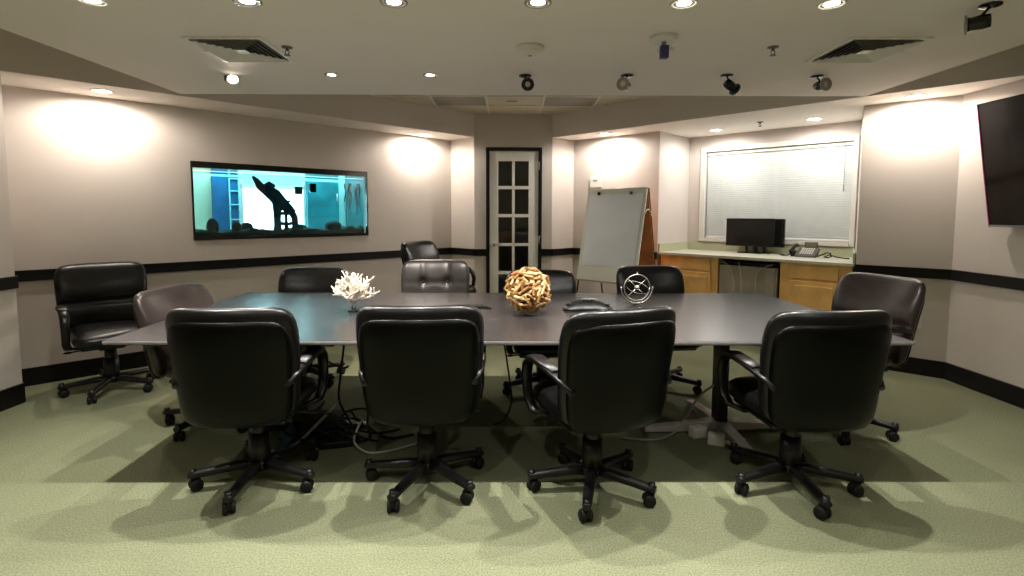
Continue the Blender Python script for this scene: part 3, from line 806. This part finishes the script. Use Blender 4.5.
for x in (-1.36, 1.36):
    pl = MB(); pl.box((x, -.225, .36), (.075, .095, .70), bev=.01); pl.box((x, -.225, .718), (.16, .5, .03), bev=.006)
    po = pl.build('pedestal', 'plast', ta)
    po['label'] = 'black table pedestal'
    for k, (ang, ln) in enumerate(((0, .42), (90, .46), (180, .50 if x > 0 else .26), (270, .40))):
        c, s_ = math.cos(math.radians(ang+4)), math.sin(math.radians(ang+4))
        fm = MB(); v = []
        for (r, w_, z) in ((.03, .085, .075), (ln, .055, .035)):
            for ww in (-w_/2, w_/2):
                for zz in (0.012, z): v.append(fm.bm.verts.new((x+c*r-s_*ww, -.225+s_*r+c*ww, zz)))
        for q in ((0, 1, 3, 2), (4, 5, 7, 6), (0, 1, 5, 4), (2, 3, 7, 6), (0, 2, 6, 4), (1, 3, 7, 5)): fm.bm.faces.new([v[i] for i in q])
        fo = fm.build('foot', 'foot' if x > 0 else 'plast', po)
        gm = MB().cyl((x+c*(ln-.03), -.225+s_*(ln-.03), 0), (x+c*(ln-.03), -.225+s_*(ln-.03), .014), .02)
        gm.bm.free()
# ------------------------------------------------------------------ office chairs
def back_map(lean=.16, wrap=.055, zc=.725, y0=-.235, taper=.08, hw=.287):
    def fm(x, v, d):
        z = zc+v
        k = 1-taper*max(0, (.86-z)/.42)**1.3
        xx = x*k
        y = y0-lean*(z-.45)+wrap*(x/hw)**2+.018*math.sin((z-.45)*5.5)
        # d grows towards the sitter (+y)
        return (xx, y+d, z)
    return fm
def make_chair(name, label, tufted=False):
    t = thing(name, label, 'chair', group='black office chairs around the conference table')
    lea = 'tuft' if tufted else 'leather'
    rn = random.Random(5)
    seat_m = lambda x, y, d: (x*(1-.05*max(0, -y)/.26), .035+y, .482+d-.02*(y/.26)**2*(1 if y > 0 else .2)-.012*(1-(x/.27)**2)*0)
    wr = lambda x, y: .008*math.sin(9*x+3)*math.sin(7*y)-.012*math.exp(-((y+.02)/.02)**2)*.6
    MB().pillow(.246, .268, .068, seat_m, 5.5, 4, 26, front=wr).build('seat', lea, t)
    MB().box((0, .03, .412), (.40, .40, .03), bev=.012).build('seat_pan', 'plast', t)
    if not tufted:
        def fr(x, v):
            e = -.030*math.exp(-((v+.02)/.014)**2)
            e += .012*math.sin(min(1, abs(v+.02)/.2)*PI)
            e += -.006*math.exp(-((x-.03)/.012)**2)*(1 if v > 0 else 0)*0
            return e
    else:
        btn = [(bx, bv) for bv in (.09, -.09) for bx in (-.105, .105)]
        def fr(x, v):
            e = 0.
            for bx, bv in btn:
                e -= .034*math.exp(-((x-bx)**2+(v-bv)**2)/.0011)
            for bx in (-.105, .105): e -= .014*math.exp(-((x-bx)/.012)**2)*(1 if v > -.24 else 0)
            for bv in (.09, -.09): e -= .012*math.exp(-((v-bv)/.012)**2)*(1 if abs(x) < .105 else .35)
            return e
    bkm = back_map()
    b_ = MB().pillow(.298, .280, .066, bkm, 7., 3.2, 34, front=fr).build('backrest', lea, t)
    if tufted:
        for bx, bv in btn:
            p = bkm(bx, bv, .034); MB().ball(p, .011, 12, (1, .5, 1)).build('button', 'tuft', b_)
    shm = back_map(y0=-.272, zc=.690)
    MB().pillow(.278, .262, .052, shm, 6.5, 3.4, 30).build('back_shell', 'shell', t)
    for sx in (-1, 1):
        x = sx*.274
        path = [(sx*.25, -.275, 0.630), (sx*.27, -.22, 0.665), (x, -.13, 0.685), (x, -.02, 0.695), (x, .08, 0.698), (x, .15, 0.685), (x, .20, 0.645), (x, .215, 0.585), (x, .205, 0.520), (x, .185, 0.460), (sx*.262, .14, 0.415), (sx*.20, .08, 0.398)]
        wd = [.030, .045, .062, .066, .066, .064, .060, .056, .052, .05, .05, .05]
        th = [.024, .030, .036, .038, .038, .038, .036, .032, .030, .028, .022, .02]
        ar = MB().strip(path, wd, th).build('armrest', 'leather', t)
        pd = MB().strip([(x, -.15, .698), (x, -.02, .708), (x, .08, .710), (x, .155, .696)], [.05, .068, .070, .058], [.02, .026, .026, .02]).build('arm_pad', 'leather_old', ar)
    cm = MB(); cm.box((0, -.0, .378), (.17, .24, .05), bev=.012); cm.cyl((0, 0, .20), (0, 0, .36), .040, n=20); cm.cyl((0, 0, .085), (0, 0, .27), .054, .050, n=24)
    cm.build('column', 'plast', t)
    MB().tube([(.06, .04, .378), (.18, .06, .378), (.24, .06, .373)], .006, 8).ball((.26, .06, .373), .016, 12, (1.8, 1, .6)).build('lever', 'plast', t)
    hub = MB().lathe([(0, .075), (.05, .075), (.058, .09), (.056, .12), (.040, .135), (0, .135)], n=24).build('base_hub', 'plast', t)
    lg0 = None
    for k in range(5):
        if lg0 is None:
            lm = MB(); lm.strip([(.035, 0, .102), (.10, 0, .104), (.20, 0, .094), (.305, 0, .084), (.328, 0, .082)], [.062, .056, .050, .045, .038], [.046, .044, .040, .036, .030], wdir=(0, 1, 0), n=3)
            lm.cyl((.308, 0, .07), (.308, 0, .112), .019, .017, n=14)
            lg = lm.build('base_leg', 'plast', t); lg0 = lg
            cs = MB()
            ca = Matrix.Rotation(.5, 3, 'Z')
            for o_ in (-.017, .017):
                c_ = Vector((.308, 0, .030)) + ca @ Vector((-.012, o_, 0))
                cs.lathe([(0, -.011), (.024, -.011), (.030, -.006), (.030, .006), (.024, .011), (0, .011)], c_, 20, ca @ Matrix.Rotation(PI/2, 3, 'X'))
            cs.box(Vector((.308, 0, .045))+ca @ Vector((-.010, 0, 0)), (.046, .018, .04), ca, .006)
            cs.cyl((.308, 0, .05), (.308, 0, .08), .007, n=10)
            cs.build('caster', 'rubber', lg)
        else:
            lg = copy_tree(lg0, t)
        lg.rotation_euler = (0, 0, 2*PI*k/5)
    return t
UP = ('seat', 'seat_pan', 'backrest', 'back_shell', 'armrest', 'lever')
proto = make_chair('office_chair', 'proto')
tuft = make_chair('office_chair', 'tuft', True)
used = []
def place(x, y, face, base, label, lift=0., recline=0., src=None, worn=False):
    """face: direction the sitter looks, degrees; base: turn of the star base"""
    src = src or proto
    if src in used: c = copy_tree(src)
    else: c = src; used.append(src)
    c['label'] = label
    c.location = (x, y, 0); rz = math.radians(face-90); c.rotation_euler = (0, 0, rz)
    k5 = 0
    R = Matrix.Rotation(math.radians(recline), 4, 'X')
    piv = Vector((0, -.05, .40))
    for ch in kids(c):
        nm = ch.name.split('.')[0]
        if nm == 'base_leg':
            ch.rotation_euler = (0, 0, math.radians(base)-rz+2*PI*k5/5)
            for w_ in kids(ch): pass
            k5 += 1
        if worn and nm in ('backrest', 'seat'):
            ch.material_slots[0].link = 'OBJECT'; ch.material_slots[0].material = M['worn']
        if nm in UP:
            ch.matrix_basis = Matrix.Translation((0, 0, lift)) @ (Matrix.Translation(piv) @ R @ Matrix.Translation(-piv) if nm in ('backrest', 'back_shell') else Matrix.Identity(4))
    return c
place(-1.30, 2.645, 93, -90, 'black office chair in the front row, first from the left, seen from behind', -.03)
place(-.425, 2.635, 93, 248-360, 'black office chair in the front row, second from the left, seen from behind', -.015)
place(.425, 2.57, 110, -31, 'black office chair in the front row, third from the left, turned slightly left', -.02)
place(1.455, 2.60, 93, -90, 'black office chair in the front row, rightmost, beside the table leg', -.03)
place(-3.13, 4.05, -46, 212, 'black office chair standing against the left wall, facing the room', -.01, 0)
place(-1.96, 3.42, -11, 186, 'black office chair at the left end of the table, facing along it', -.08, 4, worn=True)
place(2.17, 3.34, 195, -42, 'black office chair at the right end of the table, turned toward the table', .02, 5, worn=True)
place(-1.70, 4.30, -88, 40, 'black office chair on the far side of the table behind the white coral', -.08)
place(.27, 4.05, -88, 200, 'black office chair on the far side of the table behind the cork ball', -.07)
place(1.22, 4.13, -83, 330, 'black office chair on the far side of the table behind the silver sculpture', -.04)
place(-.64, 4.28, -90, 30, 'grey tufted office chair on the far side of the table with deep buttons', .0, 2, src=tuft)
place(-.68, 5.35, -25, 20, 'office chair parked in the far left corner, raised above the others', .13, 4)

# ------------------------------------------------------------------ things on the table
# white coral on a clear stand
co = thing('coral_ornament', 'white branching coral ornament on a small clear stand', 'ornament', (-1.02, 3.40, TZ))
rc = random.Random(11)
cm = MB()
def branch(p, d, ln, r, depth):
    pts = [Vector(p)]; dd = Vector(d).normalized()
    for i in range(4):
        dd = (dd+Vector((rc.uniform(-.22, .22), rc.uniform(-.22, .22), rc.uniform(-.1, .2)))).normalized()
        pts.append(pts[-1]+dd*ln/4)
    cm.tube(pts, r, 7, .62)
    cm.ball(pts[-1], r*.62, 8)
    if depth > 0:
        for k in range(rc.choice((2, 3))):
            q = pts[rc.choice((2, 3, 3))]
            nd = (dd+Vector((rc.uniform(-.9, .9), rc.uniform(-.9, .9), rc.uniform(-.35, .7)))).normalized()
            branch(q, nd, ln*rc.uniform(.55, .8), r*.68, depth-1)
for k in range(19):
    a = 2*PI*k/19*2.0+rc.uniform(-.3, .3); el = (.0, .45, .85, 1.3)[k % 4]+rc.uniform(-.12, .12)
    branch((0, 0, .085), (math.cos(a)*math.cos(el), math.sin(a)*math.cos(el), math.sin(el)), .112, .0115, 2)
cm.ball((0, 0, .085), .026, 12)
cm.build('coral', 'coral', co)
MB().lathe([(0, 0), (.035, 0), (.035, .008), (.014, .014), (.012, .05), (.022, .062), (.024, .066), (0, .066)], n=24).build('stand', 'crystal', co)
# cork ball
RB = .153
kb = thing('cork_ball', 'large decorative ball made of wine corks on the table', 'ornament', (.124, 3.31, TZ+RB+.004))
MB().ball((0, 0, 0), RB-.034, 28).build('core', 'corkdark', kb)
rk = random.Random(21); corks = []
NK = 250
for i in range(NK):
    z = 1-2*(i+.5)/NK; r = math.sqrt(1-z*z); a = i*2.39996
    nrm = Vector((r*math.cos(a), r*math.sin(a), z))
    corks.append(nrm)
def cork_mb(mb, nrm, c, L_, rad, rr):
    t1 = nrm.cross(Vector((.2, .9, .4))).normalized(); t2 = nrm.cross(t1)
    a = rr.uniform(0, PI); ax = (t1*math.cos(a)+t2*math.sin(a)+nrm*rr.uniform(-.5, .5)).normalized()
    rot = ax.to_track_quat('Z', 'Y').to_matrix()
    mb.lathe([(0, -L_/2), (rad*.9, -L_/2), (rad, -L_/2+.0015), (rad, L_/2-.0015), (rad*.9, L_/2), (0, L_/2)], c, 9, rot, False)
cmats = []
for nm, cc in (('cork_tan', (.44, .26, .105)), ('cork_pale', (.58, .40, .21)), ('cork_brown', (.26, .125, .045))):
    cmats.append(mat(nm, cc, .8, spec=.2, noise=60, var=.25, bump=(200, .25, .001)))
facing = sorted(range(NK), key=lambda i: corks[i].y-.3*corks[i].z)
front = set(facing[:96])
rest = MB()
for i, nrm in enumerate(corks):
    rr = random.Random(i); rad = rr.uniform(.0075, .0098)
    c = nrm*(RB-.022+rr.uniform(-.014, .012))
    if i in front:
        mb = MB(); cork_mb(mb, nrm, c, rr.uniform(.050, .066), rad, rr); mb.build('cork', rr.choice(cmats), kb)
    else: cork_mb(rest, nrm, c, .044, rad, rr)
ro = rest.build('corks', cmats[0], kb); ro['kind'] = 'stuff'
# conference phone
cp = thing('conference_phone', 'black three-legged conference phone on the table right of the cork ball', 'phone', (.53, 3.53, TZ), math.radians(0))
cp.scale = (1.3, 1.3, 1.15)
bm_ = MB(); N = 72; rings = []
for (kr, z) in ((.0, .050), (.35, .052), (.62, .046), (.85, .030), (.97, .014), (1., .006), (.96, 0)):
    ring = []
    for i in range(N):
        a = 2*PI*i/N
        lobe = .085+.060*(.5+.5*math.cos(3*(a-PI/2)))**1.6
        rr = lobe*kr
        if kr == 0: rr = .001
        ring.append(bm_.bm.verts.new((rr*math.cos(a), rr*math.sin(a), z+(.012*(1-kr) if kr < .5 else 0))))
    rings.append(ring)
for a_r, b_r in zip(rings, rings[1:]):
    for i in range(N):
        ff = bm_.bm.faces.new((a_r[i], a_r[(i+1) % N], b_r[(i+1) % N], b_r[i])); ff.smooth = True
bm_.bm.faces.new(rings[0]); bm_.bm.faces.new(rings[-1])
bm_.build('body', 'plast', cp)
for a in (90, 210, 330):
    c, s_ = math.cos(math.radians(a)), math.sin(math.radians(a))
    MB().lathe([(0, .020), (.020, .020), (.018, .026), (0, .027)], (c*.108, s_*.108, .012), 18).build('speaker_grille', 'black', cp)
kp = MB()
for i in range(3):
    for j in range(4): kp.box((-.02+i*.02, -.05+j*.018, .056-.002*j*0), (.013, .010, .008), bev=.002)
kp.build('keypad', 'rubber', cp)
# silver armillary sculpture
ar = thing('armillary_sculpture', 'silver ring sculpture with crossed arrow rods on the table', 'sculpture', (.902, 3.64, TZ), math.radians(4))
def ringm(mb, c, R_, r, rot=None, n=48, a0=0, a1=2*PI):
    pts = []
    full = abs(a1-a0-2*PI) < 1e-6
    for i in range(n+1):
        a = a0+(a1-a0)*i/n
        v = Vector((R_*math.cos(a), 0, R_*math.sin(a)))
        if rot is not None: v = rot @ v
        pts.append(v+Vector(c))
    mb.tube(pts, r, 8)
zc = .128
ringm(mb := MB(), (0, 0, zc), .092, .0045); mb.build('outer_ring', 'chrome', ar)
ringm(mb := MB(), (0, 0, zc), .112, .0045, n=30, a0=PI*1.0, a1=2*PI); mb.ball((-.112, 0, zc), .008, 10).ball((.112, 0, zc), .008, 10); mb.build('yoke', 'chrome', ar)
ringm(mb := MB(), (0, 0, zc), .083, .0025, Matrix.Rotation(.5, 3, 'Y') @ Matrix.Rotation(1.1, 3, 'X')); mb.build('inner_ring', 'chrome', ar)
rd = MB()
for a in (.75, -.75+PI, .75+PI, -.75): rd.cyl((0, 0, zc), (.088*math.cos(a), 0, zc+.088*math.sin(a)), .003, n=8)
rd.build('cross_rods', 'chrome', ar)
MB().ball((0, 0, zc), .018, 16).build('centre_ball', 'chrome', ar)
MB().ball((0, 0, zc+.099), .006, 10).cyl((0, 0, zc+.090), (0, 0, zc+.112), .002, n=6).build('finial', 'chrome', ar)
MB().lathe([(0, 0), (.042, 0), (.042, .006), (.012, .012), (.008, .018), (0, .018)], n=28).build('base', 'plast', ar)
# folded black card
wg = thing('black_folder', 'flat black wedge-shaped folder lying on the table left of the cork ball', 'folder', (-.20, 3.54, TZ), math.radians(-6))
mb = MB(); mb.prism([(-.14, -.02), (.085, -.035), (.01, .075), (-.12, .10)], .0, .010); mb.build('cover', 'plast', wg)
MB().prism([(-.12, -.01), (.06, -.022), (.0, .06), (-.105, .085)], .010, .014).build('flap', 'leather', wg)

# ------------------------------------------------------------------ cables and boxes under the table
rb = random.Random(4)
def cable(name, pts, r, material, label, group='cables under the table'):
    P = [Vector(p) for p in pts]; out = []
    for i in range(len(P)-1):
        p0 = P[max(i-1, 0)]; p1 = P[i]; p2 = P[i+1]; p3 = P[min(i+2, len(P)-1)]
        for k in range(6):
            t = k/6
            out.append(.5*((2*p1)+(-p0+p2)*t+(2*p0-5*p1+4*p2-p3)*t*t+(-p0+3*p1-3*p2+p3)*t**3))
    out.append(P[-1])
    o = MB().tube(out, r, 7).build(name, material); tag(o, label, 'cable', group); return o
cable('hanging_cable', [(-.98, 3.10, .715), (-1.0, 3.12, .60), (-1.03, 3.14, .42), (-1.05, 3.16, .25), (-1.0, 3.18, .12), (-.93, 3.14, .03), (-.80, 3.10, .012)], .007, 'rubber', 'black cable dropping from the tabletop between the two left front chairs')
cable('hanging_cable', [(-1.20, 3.18, .60), (-1.12, 3.16, .50), (-1.02, 3.14, .46), (-.98, 3.13, .47)], .006, 'rubber', 'short black cable with loose plug hanging beside the leftmost front chair')
cable('floor_cable', [(-1.35, 3.05, .012), (-1.22, 3.10, .03), (-1.10, 3.22, .09), (-1.0, 3.35, .05), (-.9, 3.30, .012), (-.75, 3.15, .012), (-.6, 3.2, .012)], .008, 'rubber', 'black cable looping on the carpet right of the left pedestal')
cable('floor_cable', [(-1.30, 3.25, .06), (-1.15, 3.12, .16), (-1.05, 3.05, .20), (-.95, 3.10, .10), (-.85, 3.22, .012), (-.70, 3.28, .012)], .007, 'rubber', 'black cable arching over the cable pile at the left pedestal')
cable('floor_cable', [(-1.28, 2.98, .02), (-1.2, 3.02, .09), (-1.12, 3.06, .17), (-1.07, 3.10, .22), (-1.04, 3.12, .26)], .009, 'grey', 'grey cable rising from the floor behind the leftmost front chair')
cable('floor_cable', [(-.90, 3.10, .14), (-.92, 3.02, .05), (-.82, 2.95, .012), (-.68, 2.98, .012), (-.52, 3.1, .012)], .007, 'cordw', 'pale cable curling on the carpet behind the second front chair')
cable('floor_cable', [(-1.48, 2.98, .012), (-1.36, 2.93, .03), (-1.22, 2.95, .03), (-1.13, 3.0, .012), (-1.2, 3.07, .012)], .007, 'cordw', 'pale loop of cable on the carpet behind the leftmost front chair')
cable('floor_cable', [(1.34, 3.30, .30), (1.25, 3.32, .22), (1.16, 3.30, .10), (1.06, 3.22, .02), (.9, 3.12, .012), (.7, 3.15, .012)], .008, 'grey', 'grey cable drooping from the right pedestal to the carpet')
cable('floor_cable', [(1.26, 3.12, .03), (1.30, 3.06, .02), (1.38, 3.05, .012), (1.46, 3.12, .012), (1.42, 3.2, .012)], .006, 'cordw', 'pale short cable beside the white adapters at the right pedestal')
cable('floor_cable', [(-.06, 3.50, .62), (-.03, 3.52, .50), (0., 3.53, .3), (.02, 3.5, .12), (-.03, 3.42, .02), (-.1, 3.35, .012)], .006, 'rubber', 'thin black cable hanging behind the third front chair')
rc2 = random.Random(9)
for k, nm in enumerate(('lowest', 'tightest', 'widest', 'highest', 'hindmost', 'foremost')):
    cx, cy_ = -1.08+rc2.uniform(-.12, .16), 3.12+rc2.uniform(-.08, .12); R0 = (.10, .06, .17, .12, .13, .09)[k]; zz = (.02, .05, .04, .13, .08, .06)[k]
    pts = []
    for i in range(11):
        a = i*.75+k; rr = R0*(1+.35*math.sin(i*1.7+k))
        pts.append((cx+rr*math.cos(a)*1.25, cy_+rr*math.sin(a)*.8, max(.010, zz+.06*math.sin(i*1.3+k*2))))
    cable('tangled_cable', pts, .0065, 'rubber', 'black cable coil in the tangle on the carpet between the two left front chairs')
for x, y, rz, lb in ((1.19, 3.185, .35, 'white power adapter on the carpet, farther of two beside the right pedestal'), (1.265, 3.075, -.4, 'white power adapter on the carpet, nearer of two beside the right pedestal')):
    t = thing('power_adapter', lb, 'adapter', (x, y, 0), rz, 'white adapters')
    MB().box((0, 0, .036), (.10, .065, .072), bev=.012).build('case', 'ivory', t)
    MB().cyl((.05, 0, .03), (.075, 0, .03), .009, .006, n=10).build('strain_relief', 'ivory', t)
ps = thing('power_strip', 'black power strip lying in the cable pile at the left pedestal', 'power strip', (-1.12, 3.03, 0), .25)
MB().box((0, 0, .02), (.36, .06, .04), bev=.008).build('case', 'plast', ps)
so = MB()
for i in range(5): so.box((-.13+i*.065, 0, .041), (.036, .034, .004), bev=.001)
so.build('sockets', 'rubber', ps)
fb = thing('floor_box', 'black equipment box on the carpet among the cables at the left pedestal', 'box', (-1.16, 3.162, 0), .03)
MB().box((0, 0, .08), (.24, .14, .16), bev=.01).build('case', 'plast', fb)
MB().box((0, -.071, .08), (.16, .004, .08)).build('front_panel', 'rubber', fb)

# ------------------------------------------------------------------ lights beyond the tank
al = bpy.data.lights.new('aquarium_room_lamp', 'AREA'); al.energy = 9.5; al.shape = 'RECTANGLE'; al.size = 2.2; al.size_y = .3; al.color = (.80, .96, 1.)
ao = bpy.data.objects.new('aquarium_room_lamp', al); COL.objects.link(ao)
q = a_+u_*2.4+n_*.66; ao.location = (q.x, q.y, 2.26); ao.rotation_euler = (0, 0, math.atan2(u_.y, u_.x))

# ------------------------------------------------------------------ world, camera, view
wd = bpy.data.worlds.new('world'); bpy.context.scene.world = wd; wd.use_nodes = True
wd.node_tree.nodes['Background'].inputs['Color'].default_value = (.05, .06, .09, 1)
wd.node_tree.nodes['Background'].inputs['Strength'].default_value = .3
f, cy, yaw, pitch, roll = 521.8, 254.0, math.radians(.34), math.radians(4.39), math.radians(.124)
cam = bpy.data.cameras.new('camera'); cam.sensor_fit = 'HORIZONTAL'; cam.sensor_width = 36; cam.lens = 36*f/1024
cam.shift_y = (cy-288)/1024
co_ = bpy.data.objects.new('camera', cam); COL.objects.link(co_)
F = Vector((math.sin(yaw)*math.cos(pitch), math.cos(yaw)*math.cos(pitch), -math.sin(pitch)))
R = Vector((math.cos(yaw), -math.sin(yaw), 0)); U = R.cross(F)
R2 = R*math.cos(roll)+U*math.sin(roll); U2 = -R*math.sin(roll)+U*math.cos(roll)
mw = Matrix((R2, U2, -F)).transposed().to_4x4(); mw.translation = (0, 0, H)
co_.matrix_world = mw
cam.clip_start = .05
sc = bpy.context.scene; sc.camera = co_
vs = sc.view_settings; vs.view_transform = 'Standard'; vs.look = 'None'; vs.exposure = 2.4; vs.gamma = 1.; vs.use_curve_mapping = False
